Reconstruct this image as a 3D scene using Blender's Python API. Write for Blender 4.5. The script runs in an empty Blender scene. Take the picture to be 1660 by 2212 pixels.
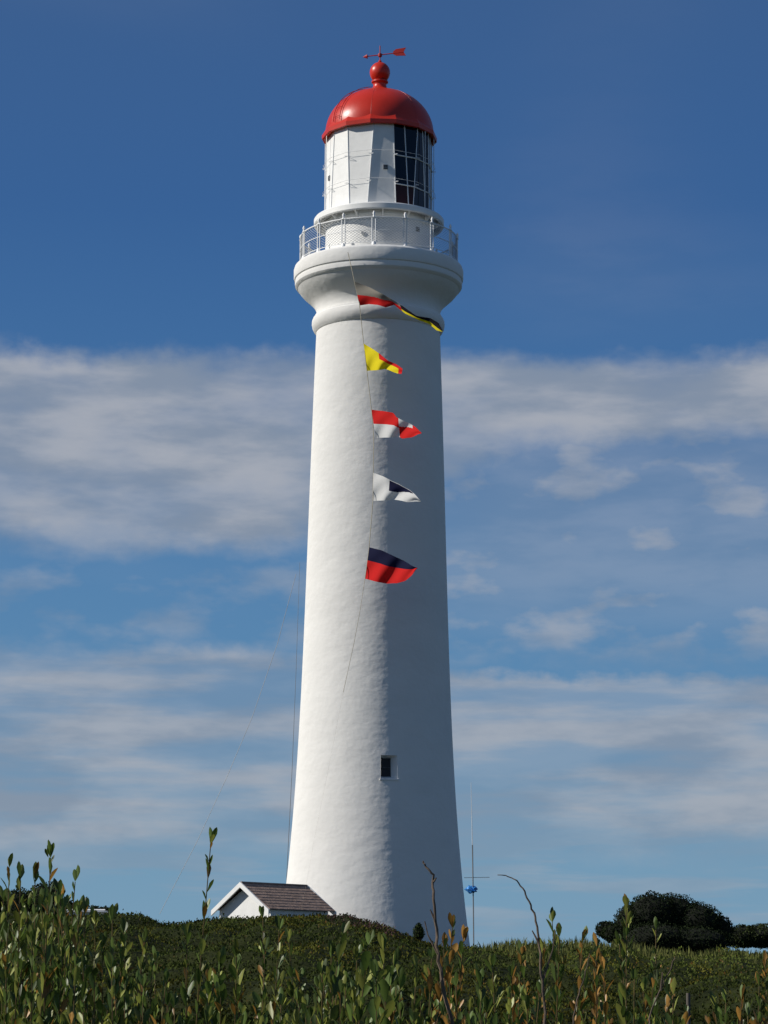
import bpy, bmesh, math, random
import numpy as np
from mathutils import Matrix, Vector
random.seed(7); rng = np.random.default_rng(11)
PI = math.pi
S = bpy.context.scene; COL = S.collection
# ------------------------------------------------------------ camera
F = 5600.0; EYE = 1.7; TH = math.atan(1024/F); ROLL = math.radians(0.35)
CM = Matrix.Rotation(PI/2+TH, 4, 'X') @ Matrix.Rotation(ROLL, 4, 'Z')
CP = Vector((0, 0, EYE))
cam = bpy.data.cameras.new('camera'); co = bpy.data.objects.new('camera', cam); COL.objects.link(co)
co.matrix_world = Matrix.Translation(CP) @ CM
cam.sensor_fit = 'VERTICAL'; cam.sensor_height = 24; cam.lens = 24*F/2212; cam.clip_end = 20000; cam.clip_start = 0.05
S.camera = co
S.view_settings.view_transform = 'Standard'; S.view_settings.look = 'None'; S.view_settings.exposure = 0
def P(px, py, Y):
    w = CM.to_3x3() @ Vector(((px-830)/F, -(py-1106)/F, -1))
    return CP + w*(Y/w.y)
def depth(p):
    return -((CM.to_3x3().transposed()) @ (Vector(p)-CP)).z
# ------------------------------------------------------------ helpers
def link(name, me, parent=None, mats=(), loc=None):
    o = bpy.data.objects.new(name, me); COL.objects.link(o)
    for m in mats: me.materials.append(m)
    if parent: o.parent = parent
    if loc is not None: o.location = loc
    return o
def empty(name, loc, label, cat, group=None, rz=0):
    o = bpy.data.objects.new(name, None); COL.objects.link(o); o.location = loc; o.rotation_euler = (0, 0, rz)
    o.empty_display_size = .2
    tag(o, label, cat, group); return o
def tag(o, label=None, cat=None, group=None, kind=None):
    if label: o['label'] = label
    if cat: o['category'] = cat
    if group: o['group'] = group
    if kind: o['kind'] = kind
    return o
class MB:
    def __init__(s): s.v = []; s.f = []; s.m = []
    def add(s, vs, fs, mi=0):
        b = len(s.v); s.v += [tuple(v) for v in vs]
        for f in fs: s.f.append([b+i for i in f]); s.m.append(mi)
    def box(s, c, d, rot=None, mi=0):
        x, y, z = [k/2 for k in d]; c = Vector(c)
        vs = [Vector((sx*x, sy*y, sz*z)) for sx in (-1, 1) for sy in (-1, 1) for sz in (-1, 1)]
        if rot is not None: vs = [rot @ v for v in vs]
        s.add([c+v for v in vs], [(0, 1, 3, 2), (4, 6, 7, 5), (0, 4, 5, 1), (2, 3, 7, 6), (0, 2, 6, 4), (1, 5, 7, 3)], mi)
    def tube(s, pts, r, n=6, mi=0, caps=True, closed=False):
        pts = [Vector(p) for p in pts]; N = len(pts)
        rs = r if isinstance(r, (list, tuple)) else [r]*N
        vs = []; up = None
        for i, p in enumerate(pts):
            if closed: t = pts[(i+1) % N]-pts[i-1]
            else: t = pts[min(i+1, N-1)]-pts[max(i-1, 0)]
            t.normalize()
            if up is None: up = Vector((0, 0, 1)) if abs(t.z) < .9 else Vector((1, 0, 0))
            a = t.cross(up)
            if a.length < 1e-6: a = t.orthogonal()
            a.normalize(); b = a.cross(t).normalized(); up = b
            for k in range(n):
                q = 2*PI*k/n; vs.append(p+(a*math.cos(q)+b*math.sin(q))*rs[i])
        fs = []
        for i in range(N if closed else N-1):
            j = (i+1) % N
            for k in range(n): fs.append((i*n+k, i*n+(k+1) % n, j*n+(k+1) % n, j*n+k))
        if caps and not closed: fs.append(tuple(range(n))[::-1]); fs.append(tuple((N-1)*n+k for k in range(n)))
        s.add(vs, fs, mi)
    def lathe(s, prof, n=96, mi=0, c=(0, 0)):
        vs = []; fs = []
        for r, z in prof:
            for k in range(n):
                a = 2*PI*k/n; vs.append((c[0]+r*math.sin(a), c[1]-r*math.cos(a), z))
        for i in range(len(prof)-1):
            for k in range(n):
                fs.append((i*n+k, (i+1)*n+k, (i+1)*n+(k+1) % n, i*n+(k+1) % n))
        s.add(vs, fs, mi)
    def build(s, name, mats, parent=None, smooth=None, loc=None):
        me = bpy.data.meshes.new(name); me.from_pydata(s.v, [], s.f)
        if not isinstance(mats, (list, tuple)): mats = (mats,)
        for m in mats: me.materials.append(m)
        me.polygons.foreach_set('material_index', s.m)
        bm = bmesh.new(); bm.from_mesh(me); bmesh.ops.recalc_face_normals(bm, faces=bm.faces); bm.to_mesh(me); bm.free()
        if smooth is not None:
            me.shade_smooth(); me.set_sharp_from_angle(angle=math.radians(smooth))
        return link(name, me, parent, loc=loc)
def N(nt, t, **kw):
    n = nt.nodes.new(t)
    for k, v in kw.items(): setattr(n, k, v)
    return n
def mat(name, col, rough=.6, var=.12, vs=3., bump=0., bs=20., scl=(1, 1, 1), metal=0., col2=None, bump2=None, spec=.3, drough=0.):
    m = bpy.data.materials.new(name); m.use_nodes = True; nt = m.node_tree; L = nt.links
    b = nt.nodes['Principled BSDF']; b.inputs['Roughness'].default_value = rough; b.inputs['Metallic'].default_value = metal
    b.inputs['Specular IOR Level'].default_value = spec; b.inputs['Diffuse Roughness'].default_value = drough
    tc = N(nt, 'ShaderNodeTexCoord'); mp = N(nt, 'ShaderNodeMapping'); mp.inputs['Scale'].default_value = scl
    L.new(tc.outputs['Object'], mp.inputs[0])
    n = N(nt, 'ShaderNodeTexNoise'); n.inputs['Scale'].default_value = vs; n.inputs['Detail'].default_value = 6; L.new(mp.outputs[0], n.inputs['Vector'])
    r = N(nt, 'ShaderNodeValToRGB'); c2 = col2 or tuple(c*(1-var*2) for c in col)
    r.color_ramp.elements[0].position = .3; r.color_ramp.elements[1].position = .7
    r.color_ramp.elements[0].color = (*c2, 1); r.color_ramp.elements[1].color = (*col, 1)
    L.new(n.outputs[0], r.inputs[0]); L.new(r.outputs[0], b.inputs['Base Color'])
    if bump:
        n2 = N(nt, 'ShaderNodeTexNoise'); n2.inputs['Scale'].default_value = bs; n2.inputs['Detail'].default_value = 2.5; L.new(mp.outputs[0], n2.inputs['Vector'])
        bp = N(nt, 'ShaderNodeBump'); bp.inputs['Distance'].default_value = bump; L.new(n2.outputs[0], bp.inputs['Height'])
        last = bp
        if bump2:
            n3 = N(nt, 'ShaderNodeTexNoise'); n3.inputs['Scale'].default_value = bump2[1]; n3.inputs['Detail'].default_value = 3; L.new(tc.outputs['Object'], n3.inputs['Vector'])
            bp2 = N(nt, 'ShaderNodeBump'); bp2.inputs['Distance'].default_value = bump2[0]; L.new(n3.outputs[0], bp2.inputs['Height']); L.new(bp.outputs[0], bp2.inputs['Normal']); last = bp2
        L.new(last.outputs[0], b.inputs['Normal'])
    return m
def leafmat(name, rough=.5, trans=.25, spec=.3):
    m = bpy.data.materials.new(name); m.use_nodes = True; nt = m.node_tree; L = nt.links
    b = nt.nodes['Principled BSDF']; b.inputs['Roughness'].default_value = rough; b.inputs['Specular IOR Level'].default_value = spec
    a = N(nt, 'ShaderNodeAttribute', attribute_name='tint')
    L.new(a.outputs['Color'], b.inputs['Base Color'])
    t = N(nt, 'ShaderNodeBsdfTranslucent'); L.new(a.outputs['Color'], t.inputs['Color'])
    mx = N(nt, 'ShaderNodeMixShader'); mx.inputs[0].default_value = trans
    L.new(b.outputs[0], mx.inputs[1]); L.new(t.outputs[0], mx.inputs[2])
    L.new(mx.outputs[0], nt.nodes['Material Output'].inputs['Surface'])
    return m
M_plaster = mat('white_plaster', (.84, .83, .80), .8, var=.025, vs=.7, bump=.026, bs=1.7, scl=(1, 1, 1.5), bump2=(.008, 5), drough=.35, spec=.1)
M_white = mat('white_paint', (.82, .82, .80), .5, var=.04, vs=3, bump=.003, bs=6)
M_grate = mat('pale_grating', (.55, .57, .58), .6, var=.1)
M_red = mat('red_dome_paint', (.54, .028, .013), .36, var=.08, vs=1.4, bump=.008, bs=2., spec=.4)
M_red2 = mat('red_vane_paint', (.42, .02, .015), .5)
M_glass = mat('dark_lantern_glass', (.006, .008, .014), .08, var=.3, vs=.6, spec=.35)
M_glass2 = mat('sky_painted_lantern_glass', (.02, .035, .07), .08, var=.2, vs=.8, spec=.5)  # opaque pane; the sky showing through is painted into its blue base colour
M_darkred = mat('dark_red_blind', (.03, .006, .008), .5)
M_rail = mat('rail_paint', (.82, .83, .83), .45, var=.04)
M_wire = mat('galvanised_wire', (.50, .52, .54), .5)
M_dark = mat('dark_opening', (.015, .016, .018), .4)
M_vent = mat('grey_vent', (.34, .36, .38), .6)
M_rope = mat('pale_rope', (.42, .38, .28), .8)
M_slate = mat('brown_slate', (.37, .265, .215), .8, var=.2, vs=5, bump=.015, bs=12, spec=.1)
M_greymetal = mat('grey_metal', (.18, .19, .2), .5, metal=.3)
M_blue = mat('blue_plastic', (.07, .36, .9), .45, var=.2, vs=8, bump=.02, bs=12)
M_bark = mat('brown_bark', (.10, .07, .04), .85, var=.25, vs=40, bump=.002, bs=120)
M_twig = mat('pale_dead_bark', (.16, .12, .09), .85, var=.3, vs=30, bump=.002, bs=90)
M_stem = mat('reddish_stem', (.17, .12, .045), .7, var=.25, vs=30)
M_post = mat('weathered_wood', (.13, .115, .10), .9, var=.25, vs=12, bump=.01, bs=30, scl=(1, 1, .2))
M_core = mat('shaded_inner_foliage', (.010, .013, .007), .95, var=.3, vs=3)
M_leaf = leafmat('shrub_leaf', .42, .3, .35)
M_scrub = leafmat('scrub_leaf', .8, .15, .03)
M_bush = leafmat('bush_leaf', .8, .08, .03)
# ------------------------------------------------------------ value noise
def vn(x, y, seed=0):
    xi = np.floor(x).astype(np.int64); yi = np.floor(y).astype(np.int64); xf = x-xi; yf = y-yi
    def h(a, b):
        k = (a*374761393+b*668265263+seed*974634777) & 0xffffffff
        k = ((k ^ (k >> 13))*1274126177) & 0xffffffff
        return ((k ^ (k >> 16)) & 0xffff)/65535.
    u = xf*xf*(3-2*xf); v = yf*yf*(3-2*yf)
    return (h(xi, yi)*(1-u)+h(xi+1, yi)*u)*(1-v)+(h(xi, yi+1)*(1-u)+h(xi+1, yi+1)*u)*v
# ------------------------------------------------------------ terrain
CX = np.array([-40, -11.6, -7.5, -5.3, -3.2, -1.8, -1.0, 0., 1., 2.5, 3.2, 4.5, 6.4, 7.7, 11.6, 40])
CY = np.array([1975, 1974, 1976, 1983, 1981, 1974, 1976, 1994, 2020, 2044, 2038, 2028, 2036, 2046, 2048, 2055.])
CA = (2130-CY)/F
YC = 78.
def terrain(X, Y):
    X = np.asarray(X, float); Y = np.asarray(Y, float)
    a = np.interp(X, CX, CA)
    Yc = np.clip(Y, 8, YC); s = (np.log(Yc/8)/math.log(YC/8))**.9
    z = EYE+Yc*(-.024+(a+.024)*s)-.22
    near = np.clip((Y-1.5)/6.5, 0, 1); z8 = EYE+8*(-.024)-.22
    z = np.where(Y < 8, z8*(near*near*(3-2*near)), z)
    far = np.clip((Y-104)/300, 0, 1)
    z = z-.25*np.clip((Y-YC)/4, 0, 1)-28*far*far*(3-2*far)
    k = np.clip((np.abs(X)-60)/300, 0, 1); z = z-(z+12)*k*k*(3-2*k)*(Y > -1e9)
    return z
def hs(X, Y):
    w = np.clip((Y-6)/14, 0.15, 1)*np.clip((112-Y)/10, 0, 1)
    crest = 1-.45*np.clip((Y-60)/10, 0, 1)
    return w*crest*(.56*(vn(X*.8+5, Y*.30, 1)-.48)+.28*(vn(X*2.1, Y*.9, 2)-.5)+.10*(vn(X*6, Y*4, 3)-.5))
xs = np.concatenate([-np.geomspace(5000, 26, 26), np.arange(-25, 25.01, .22), np.geomspace(26, 5000, 26)])
ys = np.concatenate([-np.geomspace(600, 2, 12), np.arange(0, 10, .3), np.arange(10, 112, .45), np.geomspace(113, 7000, 30)])
GX, GY = np.meshgrid(xs, ys); GZ = terrain(GX, GY)+hs(GX, GY)
nx, ny = len(xs), len(ys)
me = bpy.data.meshes.new('ground')
idx = np.arange(nx*ny).reshape(ny, nx)
q = np.stack([idx[:-1, :-1], idx[:-1, 1:], idx[1:, 1:], idx[1:, :-1]], -1).reshape(-1, 4)
me.from_pydata(np.stack([GX, GY, GZ], -1).reshape(-1, 3).tolist(), [], q.tolist()); me.shade_smooth()
M_ground = mat('dark_scrub_ground', (.030, .036, .011), .95, var=.3, vs=.9, bump=.08, bs=6, col2=(.014, .018, .006), spec=.05)
g = link('ground', me, mats=(M_ground,)); g['kind'] = 'structure'
# ------------------------------------------------------------ leaf cloud
def leaf_cloud(name, C, size, cols, m, parent=None, up=.5, aspect=.42, loc=None):
    n = len(C)
    d = rng.normal(size=(n, 3)); d[:, 2] = np.abs(d[:, 2])+up*1.6; d /= np.linalg.norm(d, axis=1)[:, None]
    r = rng.normal(size=(n, 3)); s = np.cross(d, r); s /= np.linalg.norm(s, axis=1)[:, None]
    sz = size[:, None]; V = np.empty((n, 4, 3))
    V[:, 0] = C; V[:, 1] = C+d*sz*.55+s*sz*aspect*.5; V[:, 2] = C+d*sz; V[:, 3] = C+d*sz*.55-s*sz*aspect*.5
    me = bpy.data.meshes.new(name); me.vertices.add(n*4); me.vertices.foreach_set('co', V.astype(np.float32).ravel())
    me.loops.add(n*4); me.loops.foreach_set('vertex_index', np.arange(n*4, dtype=np.int32))
    me.polygons.add(n); me.polygons.foreach_set('loop_start', np.arange(0, n*4, 4, dtype=np.int32))
    me.update(calc_edges=True)
    ca = me.color_attributes.new('tint', 'FLOAT_COLOR', 'POINT')
    c4 = np.concatenate([cols, np.ones((n, 1))], 1); ca.data.foreach_set('color', np.repeat(c4, 4, axis=0).astype(np.float32).ravel())
    return link(name, me, parent, (m,), loc)
def palette(n, base=(.042, .056, .013), brown=.04, bright=1.):
    c = np.array(base)[None, :]*rng.uniform(.75, 1.25, (n, 1))*bright
    k = rng.random(n) < brown; c[k] = np.array([.07, .05, .02])*rng.uniform(.6, 1.1, (k.sum(), 1))
    return c
# mid distance scrub
n = 380000
Y = 7*np.exp(rng.random(n)**.72*math.log(81/7)); X = rng.uniform(-.2, .2, n)*Y+rng.normal(size=n)*.3
cl = vn(X*1.3+9, Y*.4, 7); hh = hs(X, Y)
Z = terrain(X, Y)+hh-rng.random(n)*.05
Z += np.maximum(0, rng.normal(size=n))*.03*(1+cl)
sz = (.014+.0008*Y)*rng.uniform(.6, 1.3, n)
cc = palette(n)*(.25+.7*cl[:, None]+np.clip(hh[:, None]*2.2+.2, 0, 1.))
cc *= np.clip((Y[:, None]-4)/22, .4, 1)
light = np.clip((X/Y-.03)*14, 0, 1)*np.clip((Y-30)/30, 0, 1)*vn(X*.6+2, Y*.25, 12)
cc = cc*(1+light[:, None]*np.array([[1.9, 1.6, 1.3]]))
dry = (vn(X*.9+30, Y*.35, 9) > .66)[:, None]; cc = np.where(dry, cc*np.array([1.5, 1.15, .9]), cc)
pur = ((X > -1.6) & (X < .6) & (Y > 70))[:, None]; cc = np.where(pur & (rng.random((n, 1)) < .6), np.array([[.085, .05, .045]])*rng.uniform(.5, 1.3, (n, 1)), cc)
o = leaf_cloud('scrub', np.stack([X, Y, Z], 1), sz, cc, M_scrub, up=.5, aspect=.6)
tag(o, 'low dense dark green coastal scrub covering the hill below the lighthouse', 'scrub', kind='stuff')
# grass on the right crest
n = 16000
X = rng.uniform(2.4, 12, n); Y = rng.uniform(52, 79, n); keep = rng.random(n) < np.clip(1.3-(X-2.5)*.12, .15, 1)*(vn(X*1.2, Y*.4, 14) > .4); X = X[keep]; Y = Y[keep]; n = len(X)
Z = terrain(X, Y)+hs(X, Y)-.03
o = leaf_cloud('grass', np.stack([X, Y, Z], 1), rng.uniform(.12, .34, n), np.array([[.13, .14, .045]])*rng.uniform(.5, 1.3, (n, 1)), M_scrub, up=2.2, aspect=.10)
tag(o, 'pale olive grass tufts along the crest right of the tower', 'grass', kind='stuff')
# ------------------------------------------------------------ lighthouse
D = 92.
b0 = P(809, 2000, D); X0 = b0.x; ZB = float(terrain(X0, D))-.3
root = empty('lighthouse', (X0, D, ZB), 'tall white round lighthouse with red dome, railed gallery and weather vane', 'lighthouse')
def Z(y):
    return P(810, y, D).z-ZB
def R(hw, y):
    return hw*depth((X0, D, Z(y)+ZB))/F
# shaft with window opening
ym = [720, 800, 900, 1100, 1300, 1500, 1700, 1900, 2030, 2080]
hm = [133.5, 136.5, 140.5, 147, 153.5, 161, 173.5, 189, 205, 213]
pf = np.polyfit([Z(y) for y in ym], [R(h, y) for h, y in zip(hm, ym)], 4)
rad = lambda z: float(np.polyval(pf, z))
wz0, wz1 = P(838, 1681, D-3).z-ZB, P(838, 1630, D-3).z-ZB
NC = 180; ztop = Z(720)
zl = list(np.linspace(0, wz0, 12))+list(np.linspace(wz0, wz1, 4))[1:]+list(np.linspace(wz1, ztop, 40))[1:]
WA0, WA1 = 2, 8   # columns 4..16 deg
vs = []; fs = []
r0 = rad(Z(2080))
for z in zl:
    r = rad(z) if z > Z(2080) else r0
    for k in range(NC):
        a = 2*PI*k/NC; vs.append((r*math.sin(a), -r*math.cos(a), z))
for i in range(len(zl)-1):
    for k in range(NC):
        if zl[i] >= wz0-1e-4 and zl[i+1] <= wz1+1e-4 and WA0 <= k < WA1: continue
        fs.append((i*NC+k, (i+1)*NC+k, (i+1)*NC+(k+1) % NC, i*NC+(k+1) % NC))
m = MB(); m.add(vs, fs); m.build('tower_shaft', M_plaster, root, 40)
# window
def cyl(a, r, z): a = math.radians(a); return Vector((r*math.sin(a), -r*math.cos(a), z))
rw = rad((wz0+wz1)/2); a0, a1 = 4., 16.
win = MB()
o_ = [cyl(a0, rad(wz0)+.004, wz0), cyl(a1, rad(wz0)+.004, wz0), cyl(a1, rad(wz1)+.004, wz1), cyl(a0, rad(wz1)+.004, wz1)]
am = (a0+a1)/2; nrm = cyl(am, 1, 0); nrm.z = 0; side = Vector((nrm.y*-1, nrm.x, 0))
i_ = [p-nrm*.30 for p in o_]
i_[0] += side*.04+Vector((0, 0, .09)); i_[3] += side*.04-Vector((0, 0, .08)); i_[1] -= side*.20-Vector((0, 0, .09)); i_[2] -= side*.20+Vector((0, 0, .08))
win.add(o_+i_, [(0, 1, 5, 4), (1, 2, 6, 5), (2, 3, 7, 6), (3, 0, 4, 7)])
wf = win.build('window', M_white, root)
pn = MB(); pn.add([p-nrm*.01 for p in i_], [(0, 1, 2, 3)]); pn.build('pane', M_dark, wf)
fb = MB(); c4 = [p+nrm*.02 for p in i_]
for k in range(4): fb.tube([c4[k], c4[(k+1) % 4]], .014, 4)
fb.tube([(c4[0]+c4[3])/2, (c4[1]+c4[2])/2], .009, 4)
fb.build('frame', M_greymetal, wf)
sl = MB(); sl.box(cyl(am, rad(wz0)-.01, wz0-.03), (.66, .07, .05), Matrix.Rotation(math.radians(am), 3, 'Z')); sl.build('sill', M_plaster, wf)
def L(name, prof, m_, n=128, sm=28, parent=root):
    b = MB(); b.lathe([(R(h, y), Z(y)) for h, y in prof], n); return b.build(name, m_, parent, sm)
L('moulding_ring', [(130, 722), (135, 721), (139, 717), (142, 711), (143.5, 704), (143, 697), (141, 692), (138, 690), (137, 686), (131, 685)], M_plaster)
L('gallery', [(128, 700), (133, 690), (133, 682), (134, 674), (137, 667), (141, 661), (147, 655), (155, 648), (163, 641), (170, 633), (174, 627), (177, 625), (180, 621), (180.5, 616), (180, 612), (179.5, 610), (182, 608), (183, 604), (183, 588), (181, 582), (177, 578), (172, 576), (100, 576)], M_plaster, sm=22)
# watch room
wr = L('watch_room', [(116, 578), (119, 577), (119, 568), (116, 566), (115, 500), (118, 498), (120, 494), (120, 488), (60, 487)], M_white, sm=25)
def patch(name, a, r, zc, w, h, m_, parent, t=.03, bars=3):
    b = MB(); Rz = Matrix.Rotation(math.radians(a), 3, 'Z'); c = cyl(a, r, zc)
    b.box(c, (w, t, h), Rz, 0)
    for k in range(bars):
        b.box(c+Vector((0, 0, (k-(bars-1)/2)*h/bars))+cyl(a, t*.7, 0), (w*.8, t*.3, h/bars*.45), Rz, 1)
    return b.build(name, (m_, M_dark), parent)
rw_ = R(115, 520)
patch('vent', 46, rw_, Z(518), .2, .18, M_vent, root)
b = MB(); c = cyl(-17, rw_, Z(535)); t = cyl(-17, 1, 0); t.z = 0
b.tube([c, c+t*.06], .08, 14); b.tube([c+t*.05, c+t*.07], .05, 12, 1); b.build('round_vent', (M_white, M_vent), root, 40)
# gallery railing
rr = R(170, 575); zf = Z(576)
rail = MB()
for h, rd in ((1.02, .022), (.55, .013), (.1, .013)):
    rail.tube([cyl(k*360/96, rr, zf+h) for k in range(96)], rd, 6, closed=True)
rail.build('railing', M_rail, root, 60)
for k in range(16):
    a = -3.4+22.5*k; b = MB()
    for da in (-1.25, 1.25):
        b.tube([cyl(a+da, rr, zf-.02), cyl(a+da, rr, zf+1.06)], .023, 6)
    b.tube([cyl(a, rr, zf-.02), cyl(a, rr, zf+.12)], [.09, .05], 8)
    b.tube([cyl(a, rr, zf+1.02), cyl(a, rr, zf+1.1), cyl(a, rr, zf+1.17), cyl(a, rr, zf+1.26)], [.05, .03, .05, .008], 8)
    b.box(cyl(a, rr, zf+1.03), (.2, .06, .03), Matrix.Rotation(math.radians(a), 3, 'Z'))
    b.build('railing_post', M_rail, root, 50)
wn = MB(); nw = 125
for k in range(nw):
    for sgn in (-1, 1):
        wn.tube([cyl(k*360/nw+sgn*j*4.6, rr-.03, zf+.1+j*.155) for j in range(7)], .0065, 3, caps=False)
wn.build('wire_netting', M_wire, root)
# lantern gallery
lg = L('lantern_gallery', [(112, 479), (134, 478), (139, 477), (140.5, 479), (140.5, 489), (139, 491), (134, 490), (133, 484), (112, 485)], M_white, sm=30)
gr = MB()
for k in range(14):
    a = -9+12.8+k*360/14; Rz = Matrix.Rotation(math.radians(a), 3, 'Z')
    ri, ro = R(114, 490), R(136, 490); z1 = Z(486); z0 = Z(506)
    vs = []
    for s_ in (-.025, .025):
        for (r_, z_) in ((ri, z1), (ro, z1), (ro, z1-.06), (ri+.1, z0+.08), (ri, z0)):
            vs.append(Rz @ Vector((s_, -r_, z_)))
    b = MB(); b.add(vs, [(0, 1, 2, 3, 4), (9, 8, 7, 6, 5)]+[(i, (i+1) % 5, (i+1) % 5+5, i+5) for i in range(5)]); b.build('bracket', M_white, root)
gr.tube([cyl(k*360/96, R(126, 490), Z(488)) for k in range(96)], .03, 5, closed=True); gr.build('hoop', M_grate, root, 60)
# lantern
zt, zb_ = Z(300), Z(480); rl = R(114, 400)
NP = 14
def edge(k, t):   # t 0 bottom..1 top
    am_ = 3.2 if k % 2 == 0 else -1.6
    return -9+k*360/NP+am_*(2*t-1)
core = MB(); core.lathe([(rl*.72, zb_), (rl*.72, zt)], 32)
core.build('lantern_core', M_dark, root)
glass_k = set(range(1, 7))
for k in range(NP):
    isg = k in glass_k
    rows = [0, .28, .62, 1.]
    b = MB(); vs = []
    for t in rows:
        z = zb_+(zt-zb_)*t; vs += [cyl(edge(k, t), rl, z), cyl(edge(k+1, t), rl, z)]
    b.add(vs, [(0, 1, 3, 2)], 1 if isg else 0); b.add(vs, [(2, 3, 5, 4)], 0); b.add(vs, [(4, 5, 7, 6)], 0)
    if isg:
        mm = (M_glass, M_darkred) if k in (1,) else (M_glass, M_glass) if k % 2 == 0 else (M_glass2, M_glass)
        p_ = b.build('lantern_pane', mm, root)
        gb = MB()
        for t in (.28, .62):
            z = zb_+(zt-zb_)*t; gb.tube([cyl(edge(k, t), rl+.02, z), cyl(edge(k+1, t), rl+.02, z)], .025, 4)
        mid = lambda t, w: (cyl(edge(k, t), rl, zb_+(zt-zb_)*t)*(1-w)+cyl(edge(k+1, t), rl, zb_+(zt-zb_)*t)*w)*1.0
        gb.tube([mid(0, .75), mid(1, .45)], .025, 4)
        gb.build('glazing_bar', M_rail, p_)
    else:
        p_ = b.build('lantern_panel', M_white, root)
        if k in (0, 11):
            w = .62 if k == 0 else .5
            a = edge(k, .45)*(1-w)+edge(k+1, .45)*w
            patch('vent', a, rl*math.cos(math.radians(12.8))+.02, zb_+(zt-zb_)*.47, .17, .17, M_vent, p_)
for k in range(NP):
    b = MB(); b.tube([cyl(edge(k, t), rl+.004, zb_+(zt-zb_)*t) for t in (0, .5, 1)], .018, 5)
    for t in (.3, .62):
        c = cyl(edge(k, t), rl+.01, zb_+(zt-zb_)*t); o2 = cyl(edge(k, t), .13, 0); o2.z = 0
        sd = cyl(edge(k, t)+90, .09, 0)
        b.tube([c, c+o2+sd, c+o2-sd], .008, 4, closed=True)
    b.build('lantern_upright', M_rail, root)
for k in range(NP):
    a = -9+k*360/NP+13
    b = MB(); b.tube([cyl(a, R(119, 400), zb_), cyl(a, R(119, 400), zt)], .013, 4)
    if k in (3, 4, 2, 10, 9, 11): b.build('hand_rod', M_white, root)
hr = MB()
for t in (.33, .66): hr.tube([cyl(edge(k, t), rl+.13, zb_+(zt-zb_)*t) for k in range(NP)], .007, 4, closed=True)
hr.build('hand_rail', M_white, root)
# dome
b = MB()
vs = []
pe = [(R(108, 300), Z(299)), (R(119, 305), Z(305)), (R(123, 305), Z(304)), (R(123.5, 300), Z(296)), (R(120, 295), Z(291)), (R(117, 290), Z(286)), (R(113, 290), Z(279))]
for r_, z_ in pe:
    for k in range(NP): vs.append(cyl(-9+k*360/NP, r_/math.cos(PI/NP)*.985, z_))
fs = [(i*NP+k, (i+1)*NP+k, (i+1)*NP+(k+1) % NP, i*NP+(k+1) % NP) for i in range(len(pe)-1) for k in range(NP)]
b.add(vs, fs); eave = b.build('eave', M_red, root)
aD, z0d = R(117, 290), Z(291); hD = Z(197)-z0d
prof = [(aD*math.cos(t), z0d+hD*math.sin(t)**.97) for t in np.linspace(0, PI/2*.985, 30)]
b = MB(); b.lathe(prof, 112); dome = b.build('dome', M_red, root, 40)
sm = MB()
for k in range(0, NP, 2):
    a = -9+k*360/NP
    sm.tube([cyl(a, aD*math.cos(t)-.001, z0d+hD*math.sin(t)**.97) for t in np.linspace(0, PI/2*.9, 24)], .0065, 4)
sm.build('dome_seam', M_red, dome)
ld = MB()
def dl(off, t): # ladder rail point
    rr_ = (aD+.05)*math.cos(t); z_ = z0d+(hD+.05)*math.sin(t)**.97
    return Vector((math.sin(math.radians(-50)), -math.cos(math.radians(-50)), 0))*rr_+Vector((math.cos(math.radians(-50)), math.sin(math.radians(-50)), 0))*off+Vector((0, 0, z_))
ts = np.linspace(.05, 1.32, 16)
for off in (-.18, .18): ld.tube([dl(off, t) for t in ts], .012, 5)
for t in np.linspace(.14, 1.24, 6): ld.tube([dl(-.18, t), dl(.18, t)], .008, 4)
ld.build('ladder', M_red2, dome)
fin = [(26, 199), (22, 196), (17, 193), (15, 189), (14, 184), (15, 181), (18, 179), (18, 176), (13, 174), (12, 173)]
ball = [(22*math.sin(t), 157+22*math.cos(t)) for t in np.linspace(.55, PI-.12, 22)]
cap = [(4, 134), (3, 131), (1, 130)]
b = MB(); b.lathe([(R(h, y), Z(y)) for h, y in fin+ball+cap], 40); b.build('finial', M_red, root, 45)
# weather vane
wv = MB(); wv.tube([(0, 0, Z(134)), (0, 0, Z(99))], .022, 6); wv.lathe([(R(h, 119), Z(y)) for h, y in ((.5, 124), (4, 122.5), (4.5, 119.5), (4, 116), (.5, 114.5))], 12)
va = wv.build('weather_vane', M_red2, root, 50)
ar = MB(); s1 = R(1, 119); Ra = Matrix.Rotation(math.radians(-12), 4, 'Z'); zc = Z(119)
ar.tube([Ra @ Vector((-34*s1, 0, zc-.02)), Ra @ Vector((52*s1, 0, zc+.05))], .02, 5)
ar.tube([Ra @ Vector((-28*s1, 0, zc-.02)), Ra @ Vector((-38*s1, 0, zc-.03))], [.09, .003], 8)
def plate(b, pts, t):
    n_ = len(pts); vs = [Ra @ Vector((x*s1, sy*t, zc+z*s1)) for sy in (-1, 1) for x, z in pts]
    b.add(vs, [tuple(range(n_)), tuple(range(n_, 2*n_))[::-1]]+[(i, (i+1) % n_, (i+1) % n_+n_, i+n_) for i in range(n_)])
plate(ar, [(29, 6), (35, 11), (57, 13), (52, 4), (57, -5), (36, -4), (29, 0)], .012)
ar.build('arrow', M_red2, va)
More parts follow.
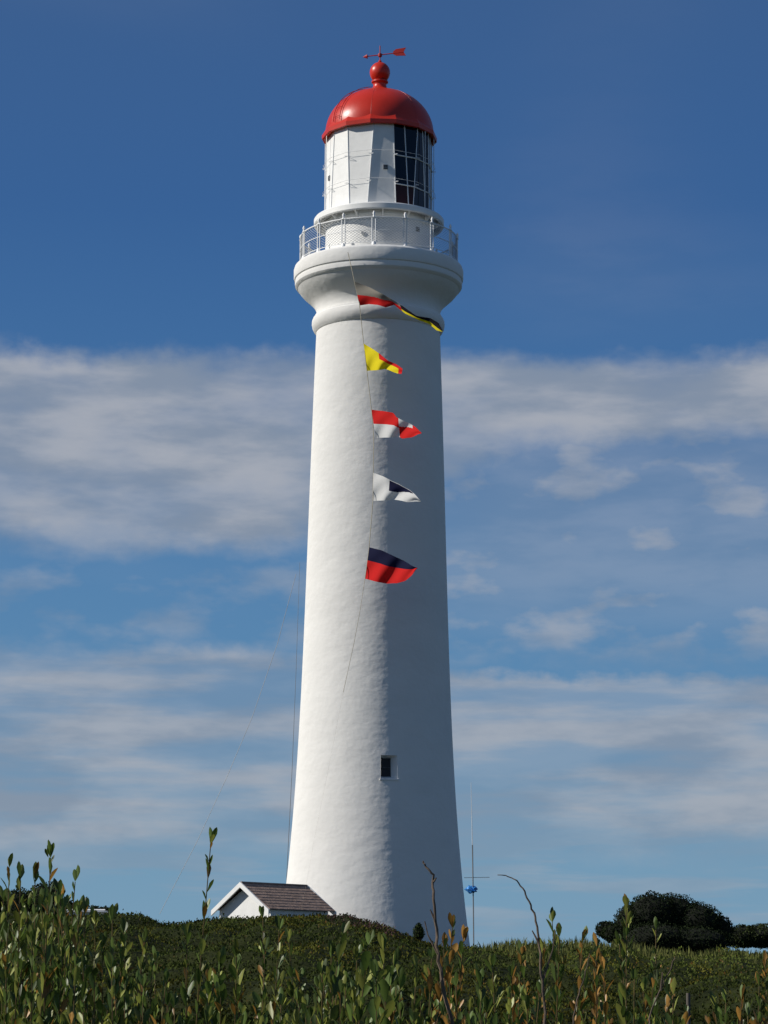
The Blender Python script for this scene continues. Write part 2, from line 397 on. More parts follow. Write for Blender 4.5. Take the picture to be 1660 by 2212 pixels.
# ------------------------------------------------------------ entrance annex
Yh = 84.; nr = P(583, 1963, Yh); phi = math.radians(40); pxm = depth(nr)/F
W = 131*pxm/math.cos(phi); LL = 139*pxm/math.sin(phi); rise = 57*pxm
lw = P(583, 1963, Yh)
hroot = empty('annex_building', (lw.x, lw.y, ZB), 'small white gabled building with brown slate roof in front of the tower base', 'building', rz=0)
ex = Vector((-math.cos(phi), math.sin(phi), 0)); ey = Vector((math.sin(phi), math.cos(phi), 0)); ez = Vector((0, 0, 1)); he = lw.z-ZB
def hp(u, v, w): return ex*u+ey*v+ez*w
b = MB(); o1, o2 = .14, W-.14
pts = [hp(o1, .2, -.5), hp(o2, .2, -.5), hp(o2, .2, he-.02), hp(W/2, .2, he+rise*.83), hp(o1, .2, he-.02)]
pts2 = [p+ey*(LL-.4) for p in pts]
b.add(pts+pts2, [(0, 1, 2, 3, 4), (5, 9, 8, 7, 6), (0, 4, 9, 5), (1, 6, 7, 2)]); b.build('wall', M_white, hroot)
for sgn, nm in ((0, 'roof_slope'), (1, 'roof_slope')):
    u0, u1 = (0, W/2) if sgn == 0 else (W, W/2)
    b = MB(); nrow = 9; ncol = 14
    for i in range(nrow):
        f0, f1 = i/nrow, (i+1)/nrow
        ua, ub = u0+(u1-u0)*f0, u0+(u1-u0)*f1; za, zb2 = he+rise*f0, he+rise*f1
        for c in range(ncol):
            off = (i % 2)*.5; v0 = max(0, (c-off)/ncol)*LL; v1 = min(1, (c+1-off)/ncol)*LL if not (i % 2 and c == ncol-1) else LL
            j = random.uniform(0, .008)
            a_, b_, c_, d_ = hp(ua, v0+.002, za+.012+j), hp(ua, v1-.002, za+.012+j), hp(ub, v1-.002, zb2+.004), hp(ub, v0+.002, zb2+.004)
            dn = ez*-.03
            b.add([a_, b_, c_, d_, a_+dn, b_+dn, c_+dn, d_+dn], [(0, 1, 2, 3), (4, 7, 6, 5), (0, 4, 5, 1), (0, 3, 7, 4), (1, 5, 6, 2)])
    b.build(nm, M_slate, hroot)
b = MB(); b.tube([hp(W/2, 0, he+rise+.02), hp(W/2, LL, he+rise+.02)], .035, 6); b.build('ridge_cap', M_slate, hroot)
for v in (-.03, LL+.03):
    for u0 in (0, W):
        b = MB(); t = .03
        A = hp(u0, v, he-.02); B = hp(W/2, v, he+rise+.03); dz = ez*-.17
        vs = []
        for s_ in (-t, t): vs += [A+ey*s_, B+ey*s_, B+dz+ey*s_, A+dz+ey*s_]
        b.add(vs, [(0, 1, 2, 3), (7, 6, 5, 4), (0, 4, 5, 1), (1, 5, 6, 2), (2, 6, 7, 3), (3, 7, 4, 0)]); b.build('bargeboard', M_white, hroot)
# ------------------------------------------------------------ halyard and flags
hal = [(752, 545, 88.9), (760, 580, 88.7), (767, 612, 88.5), (777, 657, 88.35), (786, 742, 88.1), (793, 801, 87.9), (803, 885, 87.7), (808, 946, 87.5), (807, 1021, 87.3), (806, 1082, 87.1), (798, 1182, 86.8), (789, 1250, 86.6), (778, 1320, 86.3), (765, 1390, 86), (742, 1495, 85.6), (712, 1650, 85), (680, 1810, 84.4), (652, 1965, 83.8)]
pts = [P(*h) for h in hal]
b = MB(); b.tube(pts[:12], .013, 5); b.tube(pts[11:15], .008, 5); b.tube(pts[14:], .0013, 4)
o = b.build('flag_halyard', M_rope, None, 60); tag(o, 'thin pale rope running down from the gallery railing carrying the flags', 'rope')
def fm(name, c): return mat(name, c, .8, var=.06, vs=2)
FW, FR, FY, FB, FK = fm('flag_white', (.78, .78, .76)), fm('flag_red', (.74, .022, .02)), fm('flag_yellow', (.90, .74, .02)), fm('flag_navy', (.010, .012, .045)), fm('flag_black', (.015, .013, .02))
FC = fm('flag_cream', (.33, .30, .25))
for m_ in (FW, FR, FY, FB, FK, FC):
    nt = m_.node_tree; pb = nt.nodes['Principled BSDF']; t = N(nt, 'ShaderNodeBsdfTranslucent'); mx = N(nt, 'ShaderNodeMixShader'); mx.inputs[0].default_value = .35
    src = pb.inputs['Base Color'].links[0].from_socket; nt.links.new(src, t.inputs['Color']); nt.links.new(pb.outputs[0], mx.inputs[1]); nt.links.new(t.outputs[0], mx.inputs[2]); nt.links.new(mx.outputs[0], nt.nodes['Material Output'].inputs['Surface'])
    pb.inputs['Specular IOR Level'].default_value = .1
def curve(pts, t):
    d = [0]
    for a_, b_ in zip(pts, pts[1:]): d.append(d[-1]+math.hypot(b_[0]-a_[0], b_[1]-a_[1]))
    t *= d[-1]; return float(np.interp(t, d, [p[0] for p in pts])), float(np.interp(t, d, [p[1] for p in pts]))
def flag(name, label, top, bot, Yf, cf, mats, amp=.10, wl=2.2, nu=60, nv=36, cat='flag', ph=0., fly=1.3):
    vs = []; fs = []; mi = []
    for j in range(nv+1):
        v = j/nv   # 0 top .. 1 bottom
        for i in range(nu+1):
            u = i/nu; a_ = curve(top, u); b_ = curve(bot, u)
            x, y = a_[0]*(1-v)+b_[0]*v, a_[1]*(1-v)+b_[1]*v
            y += 1.0*math.sin(u*13+v*3+ph)*u
            dy = amp*math.sin(u*2*PI*wl+v*1.7+ph)*min(1, u*4)+.04*math.sin(u*17+v*6+ph)-u*fly
            vs.append(P(x, y, Yf+dy))
    c0 = vs[0].copy(); vs = [p-c0 for p in vs]
    b = MB()
    for j in range(nv):
        for i in range(nu):
            k = j*(nu+1)+i; fs.append((k, k+1, k+nu+2, k+nu+1)); mi.append(cf((i+.5)/nu, (j+.5)/nv))
    b.v = [tuple(v) for v in vs]; b.f = fs; b.m = mi
    o = b.build(name, mats, None, 80, loc=c0); tag(o, label, cat, 'signal flags strung down the front of the tower'); return o
flag('pennant', 'long twisted pennant, white and red with black and yellow tail, topmost on rope',
     [(766, 608), (800, 621), (830, 637), (852, 650), (872, 662), (900, 682), (930, 688), (948, 698), (956, 712)],
     [(777, 660), (798, 657), (818, 659), (834, 664), (852, 658), (876, 678), (905, 692), (928, 699), (943, 713), (956, 717)],
     88.4, lambda u, v: (0 if v < .56-.6*max(0, u-.14) else 1) if u < .5 else (2 if v < .6 else 3), (FC, FR, FK, FY), wl=2.5, cat='pennant', fly=1.0)
flag('signal_flag', 'small yellow and red signal flag hanging second from the top', [(786, 742), (803, 752), (820, 764), (838, 778), (857, 788), (870, 796)],
     [(793, 801), (812, 800), (832, 797), (848, 803), (860, 806), (868, 808)], 88.0, lambda u, v: 1 if (v < .36 and u > .38) or (u > .9) else 0, (FY, FR), wl=1.6)
flag('signal_flag', 'red and white quartered signal flag hanging third from the top', [(803, 885), (828, 888), (850, 892), (857, 901), (880, 912), (898, 923), (911, 934)],
     [(812, 946), (838, 945), (862, 944), (870, 948), (890, 944), (903, 938), (911, 937)], 87.6,
     lambda u, v: (0 if v < .50 else 1) if u < .52 else (1 if (v < (.42-.5*(u-.5)) and u < .8) else 0), (FR, FW), wl=1.5, ph=.6)
flag('signal_flag', 'white signal flag with navy blue centre block hanging fourth from the top', [(807, 1021), (828, 1029), (845, 1038), (862, 1045), (885, 1059), (898, 1069), (910, 1082)],
     [(806, 1082), (830, 1081), (855, 1080), (880, 1084), (897, 1083), (910, 1085)], 87.2,
     lambda u, v: 1 if (.31 < u < .80 and .04 < v < .52-1.4*max(0, u-.5)) else 0, (FW, FB), wl=1.7, ph=1.3)
flag('signal_flag', 'navy blue over red signal flag hanging lowest on the rope', [(798, 1182), (825, 1189), (850, 1200), (875, 1213), (892, 1222), (902, 1226)],
     [(789, 1250), (812, 1256), (836, 1261), (858, 1260), (876, 1254), (890, 1243), (902, 1228)], 86.7,
     lambda u, v: 0 if v < .42 else 1, (FB, FR), wl=1.4, ph=2.)
# ------------------------------------------------------------ wires left of the tower
def wire(name, px, Yw, r, label, cat, m_=M_greymetal):
    b = MB(); b.tube([P(x, y, Yw) for x, y in px], r, 5); return tag(b.build(name, m_, None, 60), label, cat)
wire('wire_mast', [(648, 1215), (640, 1450), (632, 1650), (622, 1850), (616, 1975)], 97, [.006, .008, .010, .012, .014], 'very thin grey mast standing close beside the left edge of the tower', 'mast')
wire('guy_wire', [(640, 1240), (600, 1390), (545, 1550), (490, 1680), (425, 1820), (345, 1975)], 96.5, .0085, 'long slack grey wire sloping down to the left of the tower', 'wire')
# ------------------------------------------------------------ antenna mast at right
Ya = 86.; base = P(1024, 2055, Ya)
am_ = empty('antenna_mast', base, 'thin antenna mast with blue wrapped bundle right of the tower base', 'antenna')
rel = lambda x, y, dY=0: P(x, y, Ya+dY)-base
b = MB(); b.tube([rel(1024, 2070), rel(1023, 1960), rel(1021, 1825)], .022, 6); b.build('pole', M_greymetal, am_, 60)
b = MB(); b.tube([rel(1021, 1826), rel(1019.5, 1760), rel(1018, 1690)], [.014, .010, .006], 5); b.build('whip', M_rail, am_, 60)
b = MB(); b.tube([rel(1003, 1896), rel(1058, 1895)], .009, 5); b.build('boom', M_greymetal, am_)
b = MB()
for x in (1005, 1012, 1030, 1038, 1046, 1055): b.tube([rel(x, 1895.5, -.35), rel(x, 1895.5, .35)], .006, 4)
b.build('crossbar', M_greymetal, am_)
bm = bmesh.new(); bmesh.ops.create_icosphere(bm, subdivisions=3, radius=1)
c = rel(1019, 1921)
for v in bm.verts:
    k = 1+.5*math.sin(v.co.x*5+v.co.z*4)*math.cos(v.co.y*4+1)+random.uniform(-.07, .07)
    v.co = Vector((v.co.x*.17*k, v.co.y*.12*k, v.co.z*.11*k))+c
me = bpy.data.meshes.new('bundle'); bm.to_mesh(me); bm.free(); link('bundle', me, am_, (M_blue,))
# ------------------------------------------------------------ bushes
def bush(name, label, lobes, nleaf, base, bright=1., lsz=.09, cat='bush', group=None, lump=.42):
    cs = [(P(x, y, Y_), rx, rz) for x, y, Y_, rx, rz in lobes]
    bx = sum(c_.x for c_, _, _ in cs)/len(cs); by = sum(c_.y for c_, _, _ in cs)/len(cs)
    bz = float(terrain(bx, by))+.0
    r_ = empty(name, (bx, by, bz), label, cat, group); o_ = Vector((bx, by, bz))
    C = []
    tot = sum(rx*rz for _, rx, rz in cs)
    for c_, rx, rz in cs:
        n_ = int(nleaf*rx*rz/tot); d = rng.normal(size=(n_, 3)); d /= np.linalg.norm(d, axis=1)[:, None]
        rr_ = 1-np.abs(rng.normal(size=n_))*.10
        bump = 1-lump*.5+lump*vn(d[:, 0]*3.2+10+rx*7, d[:, 2]*3.2+d[:, 1]*2+20, 5)
        p = d*(rr_*bump)[:, None]*np.array([rx, rx*.8, rz])+np.array(c_-o_); C.append(p)
    C = np.concatenate(C); n_ = len(C)
    cl_ = vn(C[:, 0]*3+9, C[:, 2]*4+C[:, 1]*2+5, 6)
    cols = np.array([base])*rng.uniform(.5, 1.5, (n_, 1))*(.4+1.2*cl_[:, None])*bright
    leaf_cloud('crown', C, rng.uniform(.6, 1.4, n_)*lsz, cols, M_bush, r_, up=.3, aspect=.5)
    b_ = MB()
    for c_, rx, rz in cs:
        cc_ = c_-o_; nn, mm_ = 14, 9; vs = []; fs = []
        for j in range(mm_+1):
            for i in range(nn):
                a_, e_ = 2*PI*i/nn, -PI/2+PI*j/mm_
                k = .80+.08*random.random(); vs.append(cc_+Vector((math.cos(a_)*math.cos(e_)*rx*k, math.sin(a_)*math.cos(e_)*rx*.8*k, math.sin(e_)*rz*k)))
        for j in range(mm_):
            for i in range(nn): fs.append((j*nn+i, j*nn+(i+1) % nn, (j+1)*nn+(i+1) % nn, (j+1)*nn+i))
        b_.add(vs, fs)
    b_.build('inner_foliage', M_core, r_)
    t_ = MB(); t_.tube([(0, 0, -.4), (.02, 0, .1), (.03, 0, .4)], [.09, .07, .05], 6)
    t_.build('trunk', M_bark, r_)
    return r_
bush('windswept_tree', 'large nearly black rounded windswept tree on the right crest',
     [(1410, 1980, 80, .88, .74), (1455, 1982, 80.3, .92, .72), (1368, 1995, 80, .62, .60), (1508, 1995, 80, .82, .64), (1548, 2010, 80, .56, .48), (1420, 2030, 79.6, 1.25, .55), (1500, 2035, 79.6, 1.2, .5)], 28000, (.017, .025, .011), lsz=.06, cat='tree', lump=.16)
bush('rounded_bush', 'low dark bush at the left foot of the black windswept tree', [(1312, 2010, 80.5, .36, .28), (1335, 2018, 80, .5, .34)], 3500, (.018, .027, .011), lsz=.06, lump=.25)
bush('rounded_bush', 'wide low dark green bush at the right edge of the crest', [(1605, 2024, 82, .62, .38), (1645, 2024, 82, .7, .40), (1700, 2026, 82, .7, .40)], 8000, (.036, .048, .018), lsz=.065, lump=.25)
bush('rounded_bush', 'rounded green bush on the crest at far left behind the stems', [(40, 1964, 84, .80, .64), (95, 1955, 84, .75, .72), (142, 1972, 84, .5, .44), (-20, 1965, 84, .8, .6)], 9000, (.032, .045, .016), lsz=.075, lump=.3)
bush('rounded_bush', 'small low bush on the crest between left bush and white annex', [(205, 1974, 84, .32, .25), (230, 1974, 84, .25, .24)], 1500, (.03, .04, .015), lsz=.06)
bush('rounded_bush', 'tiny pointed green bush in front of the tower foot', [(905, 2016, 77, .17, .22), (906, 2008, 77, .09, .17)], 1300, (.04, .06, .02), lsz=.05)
# pale sliver of a low roof at far left
sc = P(187, 1971, 83); b = MB(); b.box((0, 0, -.6), (1.05, .8, 1.2)); b.box((0, 0, .03), (1.25, 1., .06)); b.add([(-.625, -.5, .062), (.625, -.5, .062), (.55, .5, .12), (-.55, .5, .12)], [(0, 1, 2, 3)])
o = b.build('low_shed', M_white, None, None, loc=sc); tag(o, 'low pale flat roofed shed barely showing above the left scrub', 'shed')
# fence post
pp = P(1486, 2145, 9.); pz = float(terrain(pp.x, pp.y)); b = MB(); hgt = pp.z-pz
b.tube([(0, 0, -.3), (0, 0, hgt*.5), (.002, 0, hgt)], [.008, .0075, .007], 8); o = b.build('fence_post', M_post, None, 50, loc=(pp.x, pp.y, pz)); tag(o, 'short weathered wooden fence post low in the scrub at right', 'post')
# ------------------------------------------------------------ foreground shrubs
class LB:
    def __init__(s): s.v = []; s.f = []; s.c = []
    def leaf(s, p, d, n, l, w, col):
        d = d.normalized(); sd = d.cross(n)
        if sd.length < 1e-5: sd = d.orthogonal()
        sd.normalize(); n = sd.cross(d).normalized(); b = len(s.v); f_ = w*.35; cv = l*random.uniform(-.12, .2)
        pts = [p, p+d*l*.36+sd*w*.66+n*f_*.6, p+d*l*.66+sd*w+n*(f_+cv*.4), p+d*l+n*cv, p+d*l*.66-sd*w+n*(f_+cv*.4), p+d*l*.36-sd*w*.66+n*f_*.6, p+d*l*.5+n*cv*.2, p+d*l*.88+sd*w*.6+n*(f_*.5+cv*.75), p+d*l*.88-sd*w*.6+n*(f_*.5+cv*.75)]
        s.v += [tuple(q_) for q_ in pts]
        for f in ((0, 6, 2, 1), (6, 3, 7, 2), (0, 5, 4, 6), (6, 4, 8, 3)): s.f.append([b+i for i in f])
        for i in range(9):
            k = 1.0 if i not in (6, 0) else 1.3
            s.c.append((col[0]*k, col[1]*k, col[2]*k, 1))
    def build(s, name, parent, m_):
        me = bpy.data.meshes.new(name); me.from_pydata(s.v, [], s.f)
        ca = me.color_attributes.new('tint', 'FLOAT_COLOR', 'POINT'); ca.data.foreach_set('color', np.array(s.c, np.float32).ravel())
        me.shade_smooth(); return link(name, me, parent, (m_,))
def leafcol(kind, dark=1.):
    r = random.random(); k = random.uniform(.5, 1.35)*dark
    if kind == 'rust' and r < .55: return (.30*k, .16*k, .035*k)
    if r < .06: return (.28*k, .15*k, .03*k)
    if r < .38: return (.21*k, .23*k, .045*k)
    return (.078*k, .120*k, .024*k)
def stem(lb, sb, top, root_, kind='green', leafy=.55, ll=.030, sp=.0100, r0=.0027, bend=.05, wd=(.13, .19)):
    top = Vector(top); root_ = Vector(root_); n_ = 22; ctrl = root_.lerp(top, .5)+Vector((random.uniform(-bend, bend), random.uniform(-bend, bend), 0))
    pts = []
    for i in range(n_+1):
        t = i/n_; p = root_*(1-t)**2+ctrl*2*t*(1-t)+top*t*t
        p += Vector((math.sin(t*14+top.x*30), math.cos(t*11+top.x*50), 0))*.004; pts.append(p)
    sb.tube(pts, [r0*(1-.75*i/n_) for i in range(n_+1)], 5, mi=0)
    tot = sum((b_-a_).length for a_, b_ in zip(pts, pts[1:])); ang = random.random()*6; L0 = tot*(1-leafy)
    d = L0
    cum = [0]
    for a_, b_ in zip(pts, pts[1:]): cum.append(cum[-1]+(b_-a_).length)
    while d < tot:
        i = max(0, min(n_-1, int(np.searchsorted(cum, d)-1))); f = (d-cum[i])/(cum[i+1]-cum[i]); p = pts[i].lerp(pts[i+1], f); ax = (pts[i+1]-pts[i]).normalized()
        e = ax.orthogonal().normalized(); e = (Matrix.Rotation(ang, 3, ax) @ e); frac = (d-L0)/(tot-L0)
        out = random.uniform(.35, 1.1)*(1-.3*frac); dirv = ax*(1.0)+e*out+Vector((0, 0, .1))
        l = ll*random.uniform(.55, 1.25)*(1-.3*max(0, frac-.85)/.15)
        tw = Vector((random.uniform(-1, 1), random.uniform(-1, 1), 0))
        lb.leaf(p, dirv, -e+ax*random.uniform(0, .6)+tw*.8, l, l*random.uniform(*wd), leafcol(kind)); ang += 2.4+random.uniform(-.4, .4); d += sp*random.uniform(.4, 1.8)
        if random.random() < .2: # axillary cluster
            for _ in range(3):
                dv = ax+e*random.uniform(.3, 1.0)+Vector((random.uniform(-.4, .4), random.uniform(-.4, .4), .2))
                lb.leaf(p+e*.004, dv, tw, l*random.uniform(.5, .8), l*.11, leafcol(kind))
    for _ in range(3):
        lb.leaf(pts[-1], ax+Vector((random.uniform(-.3, .3), random.uniform(-.3, .3), 0)), Vector((random.uniform(-1, 1), 1, 0)), ll*random.uniform(.5, .9), ll*.13, leafcol(kind))
def shrub(label, tops, Yp, kind='green', extra=5, ll=.030, name='leafy_shrub', group='leafy shrubs in the foreground', spread=75, wd=(.13, .19)):
    pts = [P(x, y, Yp+random.uniform(-.2, .2)) for x, y in tops]
    bx = sum(p.x for p in pts)/len(pts)+random.uniform(-.03, .03); bz = float(terrain(bx, Yp))
    r_ = empty(name, (bx, Yp, bz), label, 'shrub', group); o_ = Vector((bx, Yp, bz)); lb = LB(); sb = MB()
    for p in pts:
        b_ = Vector((p.x*.6+bx*.4-bx, random.uniform(-.05, .05), -.02)); b_.x += random.uniform(-.04, .04)
        stem(lb, sb, p-o_, b_, kind, leafy=.5, ll=ll, wd=wd)
    for i in range(extra):
        x, y = random.choice(tops); y = max(y, 2000) if 440 < x < 470 else y
        x += random.uniform(-spread, spread); y += random.uniform(30, 190)
        p = P(x, y, Yp+random.uniform(-.3, .3)); b_ = Vector((p.x*.6+bx*.4-bx+random.uniform(-.06, .06), random.uniform(-.08, .08), -.02))
        stem(lb, sb, p-o_, b_, kind, leafy=.45, ll=ll*random.uniform(.8, 1.05), wd=wd)
    lb.build('foliage', r_, M_leaf); sb.build('stem', M_stem, r_, 60); return r_
SH = [
 ('leftmost leafy green shrub with stems cut by the photo edge', [(18, 1875), (38, 1900), (8, 1945), (55, 1960)], 3.8, 'green', 15),
 ('leafy shrub with a long stem leaning right near the left edge', [(108, 1853), (70, 1900), (85, 1955)], 3.7, 'green', 12),
 ('upright green shrub in front of the far left bush', [(158, 1905), (128, 1965), (178, 1975)], 3.8, 'green', 10),
 ('mid height shrub left of the tall lone stem, before the small crest bush', [(240, 1988), (205, 1995), (265, 2015)], 3.7, 'green', 10),
 ('low leafy shrub between left cluster and the tall lone stem', [(305, 2035), (330, 2075)], 3.9, 'green', 7),
 ('tallest leafy stem rising alone in front of the annex gable', [(450, 1826), (405, 2025)], 3.8, 'green', 3),
 ('low shrub with broad leaves right of the tall lone stem', [(470, 2085), (510, 2095)], 3.7, 'green', 4),
 ('upright leafy stems in front of the annex slate roof', [(600, 2010), (563, 1985)], 4.1, 'green', 3),
 ('low green shrub below the right end of the annex roof', [(645, 2115), (690, 2105), (610, 2125)], 3.7, 'green', 5),
 ('dense leafy shrub directly below the sunlit side of the tower', [(738, 2020), (715, 2065), (765, 2075)], 3.7, 'green', 8),
 ('broad leaved shrub below the centre of the tower', [(790, 2042), (822, 2055), (845, 2090)], 3.5, 'green', 7),
 ('low green shrub left of the pale bare branch', [(895, 2095), (925, 2115)], 3.9, 'green', 4),
 ('rusty brown tipped shrub right of the pale bare branch', [(972, 2005), (995, 2030), (955, 2050)], 4.0, 'rust', 6),
 ('low shrub below the right foot of the tower', [(1060, 2090), (1030, 2115)], 3.8, 'green', 4),
 ('brownish shrub left of the arching bare stem', [(1125, 2065), (1100, 2110)], 4.1, 'rust', 5),
 ('green shrub whose tips surround the arching bare stem', [(1190, 1992), (1205, 2025), (1165, 2055)], 4.0, 'green', 5),
 ('rust coloured feathery shrub left of the tall right stem', [(1285, 2045), (1255, 2035), (1300, 2095)], 4.1, 'rust', 5),
 ('tall leafy stem below the black windswept tree', [(1348, 1962), (1340, 2055), (1365, 2115)], 3.9, 'green', 4),
 ('low shrub below the right side of the windswept tree', [(1405, 2135), (1440, 2145)], 3.9, 'green', 3),
 ('low shrub beside the wooden fence post', [(1540, 2175), (1565, 2165)], 4.0, 'green', 3),
 ('brownish shrub at the right photo edge', [(1648, 2085), (1635, 2130), (1600, 2160)], 4.1, 'rust', 4),
]
for i, a in enumerate(SH):
    br = 'broad' in a[0]
    shrub(*a[:4], extra=a[4], wd=(.18, .24) if br else (.13, .19), ll=.034 if br else .030)
# undergrowth between them
lb = LB(); sb = MB()
for i in range(185):
    x = random.uniform(-120, 1780); left = max(0, 1-x/420)
    lowr = 30 if x > 1250 else 0
    y = 2125+lowr+160*random.random()**.7-left*random.uniform(0, 130)+34*math.sin(x/60)
    Yp = random.uniform(3.0, 5.3); p = P(x, y, Yp); r_ = Vector((p.x+random.uniform(-.08, .08), Yp, float(terrain(p.x, Yp))))
    stem(lb, sb, p, r_, 'rust' if (x > 900 and random.random() < .35) else 'green', leafy=.4, ll=.027, sp=.0105)
o = lb.build('undergrowth', None, M_leaf); tag(o, 'dense tangle of small green leaves along the bottom foreground', 'undergrowth', kind='stuff')
st = sb.build('undergrowth_stem', M_stem, o, 60); st['kind'] = 'stuff'
# bare branches
def twig(label, px, Yp, rs, sides=()):
    pts = [P(x, y, Yp) for x, y in px]; bz = float(terrain(pts[-1].x, Yp)); o_ = Vector((pts[-1].x, Yp, bz))
    pts.append(Vector((pts[-1].x+.01, Yp+.02, bz-.05)))
    fine = []
    for a_, b_ in zip(pts, pts[1:]):
        for k in range(4): fine.append(a_.lerp(b_, k/4)-o_+Vector((random.uniform(-1, 1), random.uniform(-1, 1), 0))*.0015)
    n_ = len(fine); b_ = MB(); b_.tube(fine, [rs[0]+(rs[1]-rs[0])*i/n_ for i in range(n_)], 6)
    for sd in sides: b_.tube([P(x, y, Yp)-o_ for x, y in sd], [.0018]+[.0008]*(len(sd)-1), 5)
    return tag(b_.build('bare_branch', M_twig, None, 60, loc=o_), label, 'branch')
twig('pale crooked bare branch standing right of tower centre', [(914, 1860), (922, 1873), (936, 1890), (936, 1925), (941, 1990), (946, 2060), (958, 2130), (976, 2212)], 3.4, (.0010, .0028), [[(937, 1905), (943, 1896)], [(941, 1990), (930, 1965)], [(946, 2060), (925, 2020), (918, 1990)]])
twig('thin arching bare stem curling left over the right scrub', [(1077, 1890), (1095, 1891), (1115, 1902), (1133, 1925), (1148, 1955), (1158, 1990), (1166, 2040), (1172, 2120), (1178, 2212)], 3.5, (.0006, .0022), [[(1166, 2040), (1150, 2010)], [(1172, 2120), (1195, 2050), (1200, 2010)]])
twig('short pale bare twig leaning right below the windswept tree', [(1458, 2070), (1445, 2100), (1428, 2140), (1405, 2190), (1400, 2230)], 3.6, (.0006, .0016), [[(1428, 2140), (1432, 2100)]])
twig('thin bare twig between rust shrub and tall right stem', [(1275, 2060), (1262, 2110), (1245, 2160), (1235, 2230)], 3.6, (.0006, .0016))
# ------------------------------------------------------------ light
SEL = math.radians(34); SAZ = math.radians(8)   # from the left, a little towards the camera
sd = Vector((-math.cos(SAZ)*math.cos(SEL), -math.sin(SAZ)*math.cos(SEL), math.sin(SEL)))
sun = bpy.data.lights.new('sun', 'SUN'); sun.energy = 4.7; sun.angle = math.radians(.5); sun.color = (1, .95, .87)
so = bpy.data.objects.new('sun', sun); COL.objects.link(so); so.rotation_euler = (-sd).to_track_quat('-Z', 'Y').to_euler(); so.location = (-20, -5, 40)
w = bpy.data.worlds.new('World'); S.world = w; w.use_nodes = True; nt = w.node_tree; Lk = nt.links; nt.nodes.clear()
out = N(nt, 'ShaderNodeOutputWorld'); bg = N(nt, 'ShaderNodeBackground'); bg.inputs[1].default_value = .1; Lk.new(bg.outputs[0], out.inputs[0])
sky = N(nt, 'ShaderNodeTexSky', sky_type='NISHITA'); sky.sun_disc = False; sky.sun_elevation = SEL; sky.sun_rotation = math.atan2(sd.x, sd.y)
tc = N(nt, 'ShaderNodeTexCoord'); sx = N(nt, 'ShaderNodeSeparateXYZ'); Lk.new(tc.outputs['Generated'], sx.inputs[0])
def inp(s_, v):
    if isinstance(v, (int, float)): s_.default_value = v
    else: Lk.new(v, s_)
def mth(op, a, b=0., c=None, clamp=False):
    n_ = N(nt, 'ShaderNodeMath', operation=op); n_.use_clamp = clamp; inp(n_.inputs[0], a); inp(n_.inputs[1], b)
    if c is not None: inp(n_.inputs[2], c)
    return n_.outputs[0]
el = mth('MULTIPLY', mth('ARCSINE', sx.outputs[2]), 180/PI); az = mth('MULTIPLY', mth('ARCTAN2', sx.outputs[0], sx.outputs[1]), 180/PI)
def noise(sa, se, scale, det=6, off=0., rough=.55, dist=0.):
    cb = N(nt, 'ShaderNodeCombineXYZ'); Lk.new(mth('MULTIPLY', az, sa), cb.inputs[0]); Lk.new(mth('MULTIPLY', el, se), cb.inputs[1]); cb.inputs[2].default_value = off
    n_ = N(nt, 'ShaderNodeTexNoise'); n_.inputs['Scale'].default_value = scale; n_.inputs['Detail'].default_value = det; n_.inputs['Roughness'].default_value = rough; n_.inputs['Distortion'].default_value = dist
    Lk.new(cb.outputs[0], n_.inputs['Vector']); return n_.outputs[0]
def ss(v, a, b):
    n_ = N(nt, 'ShaderNodeMapRange', interpolation_type='SMOOTHSTEP'); inp(n_.inputs[0], v); inp(n_.inputs[1], a); inp(n_.inputs[2], b); n_.inputs[3].default_value = 0; n_.inputs[4].default_value = 1; return n_.outputs[0]
ramp = N(nt, 'ShaderNodeValToRGB'); cr = ramp.color_ramp
stops = [(0, (.19, .34, .48)), (2.5, (.155, .31, .465)), (6, (.095, .24, .43)), (9, (.07, .205, .41)), (13, (.045, .148, .35)), (17, (.032, .112, .30)), (22, (.038, .105, .265)), (45, (.030, .075, .18)), (90, (.028, .065, .16))]
while len(cr.elements) < len(stops): cr.elements.new(.5)
for e_, (d_, c_) in zip(cr.elements, stops): e_.position = d_/90; e_.color = (*c_, 1)
Lk.new(mth('DIVIDE', el, 90., clamp=True), ramp.inputs[0])
elw = mth('ADD', el, mth('ADD', mth('MULTIPLY', mth('SUBTRACT', noise(.30, .6, .9, 2, 3.), .5), 1.1), mth('MULTIPLY', mth('SUBTRACT', noise(1.1, 1.6, 1.6, 5, 5.), .5), .6)))
azr = ss(az, -3., 4.)   # 0 left .. 1 right
nA = noise(.36, .9, .75, 4, 7., .5)
topA = ss(elw, 14.15, 13.4)
botA = ss(elw, mth('ADD', 9.0, mth('MULTIPLY', azr, 2.2)), mth('ADD', 10.2, mth('MULTIPLY', azr, 2.2)))
dA = mth('MULTIPLY', mth('MULTIPLY', topA, botA), mth('ADD', .64, mth('MULTIPLY', ss(nA, .3, .62), .30)))
nB = noise(.75, 1.5, .75, 6, 11.7, .52)
dB = mth('MULTIPLY', mth('MULTIPLY', ss(elw, 13, 11.8), ss(elw, 6.4, 8.0)), mth('MULTIPLY', ss(nB, .38, .70), mth('ADD', .42, mth('MULTIPLY', azr, .28))))
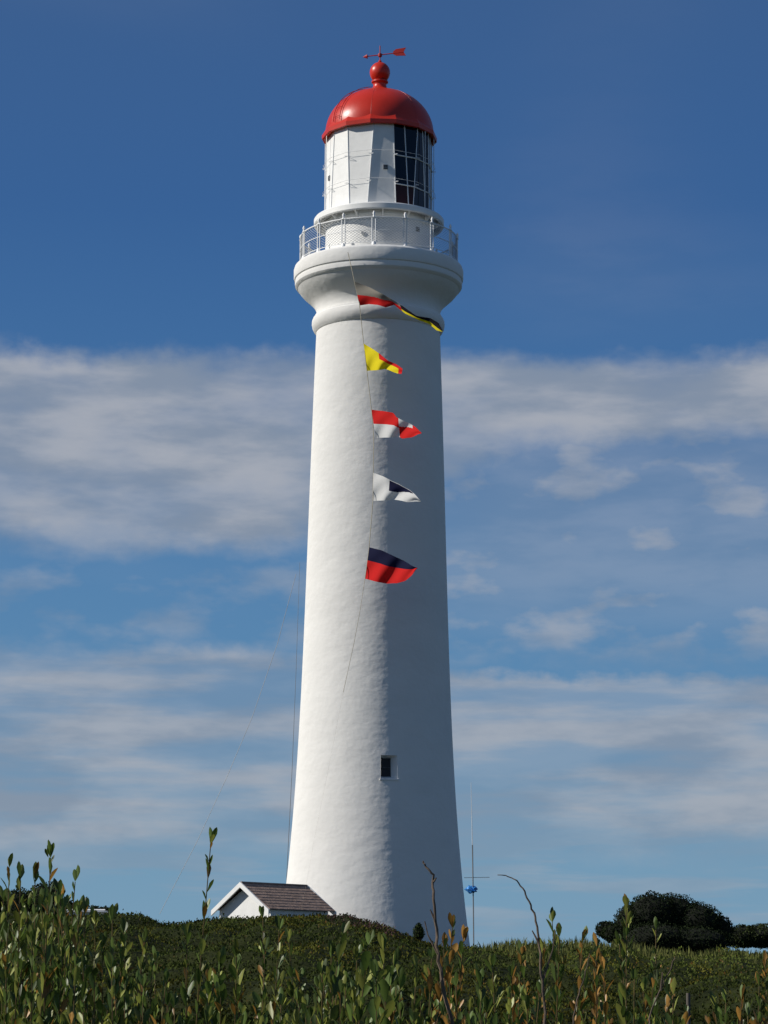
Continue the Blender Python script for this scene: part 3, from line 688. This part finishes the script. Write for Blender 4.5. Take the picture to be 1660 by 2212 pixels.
hzB = mth('MULTIPLY', mth('MULTIPLY', ss(el, 13, 11.5), ss(el, 6.8, 9.2)), mth('ADD', .05, mth('MULTIPLY', azr, .30)))
nC = noise(.20, 1.35, 1.0, 6, 15., .52)
topC = ss(elw, mth('SUBTRACT', 7.7, mth('MULTIPLY', azr, .9)), mth('SUBTRACT', 6.9, mth('MULTIPLY', azr, .5)))
dC = mth('MULTIPLY', mth('MULTIPLY', topC, ss(elw, 2.2, 3.8)), mth('ADD', .32, mth('MULTIPLY', ss(nC, .36, .62), .50)))
nC2 = noise(.14, 1.6, 1.3, 6, 41., .55)
dC2 = mth('MULTIPLY', mth('MULTIPLY', ss(el, 5., 3.), ss(el, -1., 1.)), mth('MULTIPLY', ss(nC2, .45, .62), .35))
nD = noise(.16, .10, .8, 0, 24.3, .4)
dD = mth('MULTIPLY', mth('MULTIPLY', ss(el, 13.2, 16.5), ss(nD, .36, .70)), .17)
dens = mth('MAXIMUM', mth('MAXIMUM', mth('MAXIMUM', dA, hzB), mth('MAXIMUM', dB, dC2)), mth('MAXIMUM', dC, dD), clamp=True)
nS = noise(.38, 1.3, .85, 6, 31., .53)
mc = N(nt, 'ShaderNodeMix', data_type='RGBA'); Lk.new(ss(nS, .36, .66), mc.inputs[0]); mc.inputs[6].default_value = (.235, .285, .37, 1); mc.inputs[7].default_value = (.395, .415, .465, 1)
m1 = N(nt, 'ShaderNodeMix', data_type='RGBA'); Lk.new(dens, m1.inputs[0]); Lk.new(ramp.outputs[0], m1.inputs[6]); Lk.new(mc.outputs[2], m1.inputs[7])
sc_ = N(nt, 'ShaderNodeMix', data_type='RGBA', blend_type='MULTIPLY'); sc_.inputs[0].default_value = 1; Lk.new(m1.outputs[2], sc_.inputs[6]); sc_.inputs[7].default_value = (10, 10, 10, 1)
m2 = N(nt, 'ShaderNodeMix', data_type='RGBA'); m2.inputs[0].default_value = .94; Lk.new(sky.outputs[0], m2.inputs[6]); Lk.new(sc_.outputs[2], m2.inputs[7])
Lk.new(m2.outputs[2], bg.inputs[0])
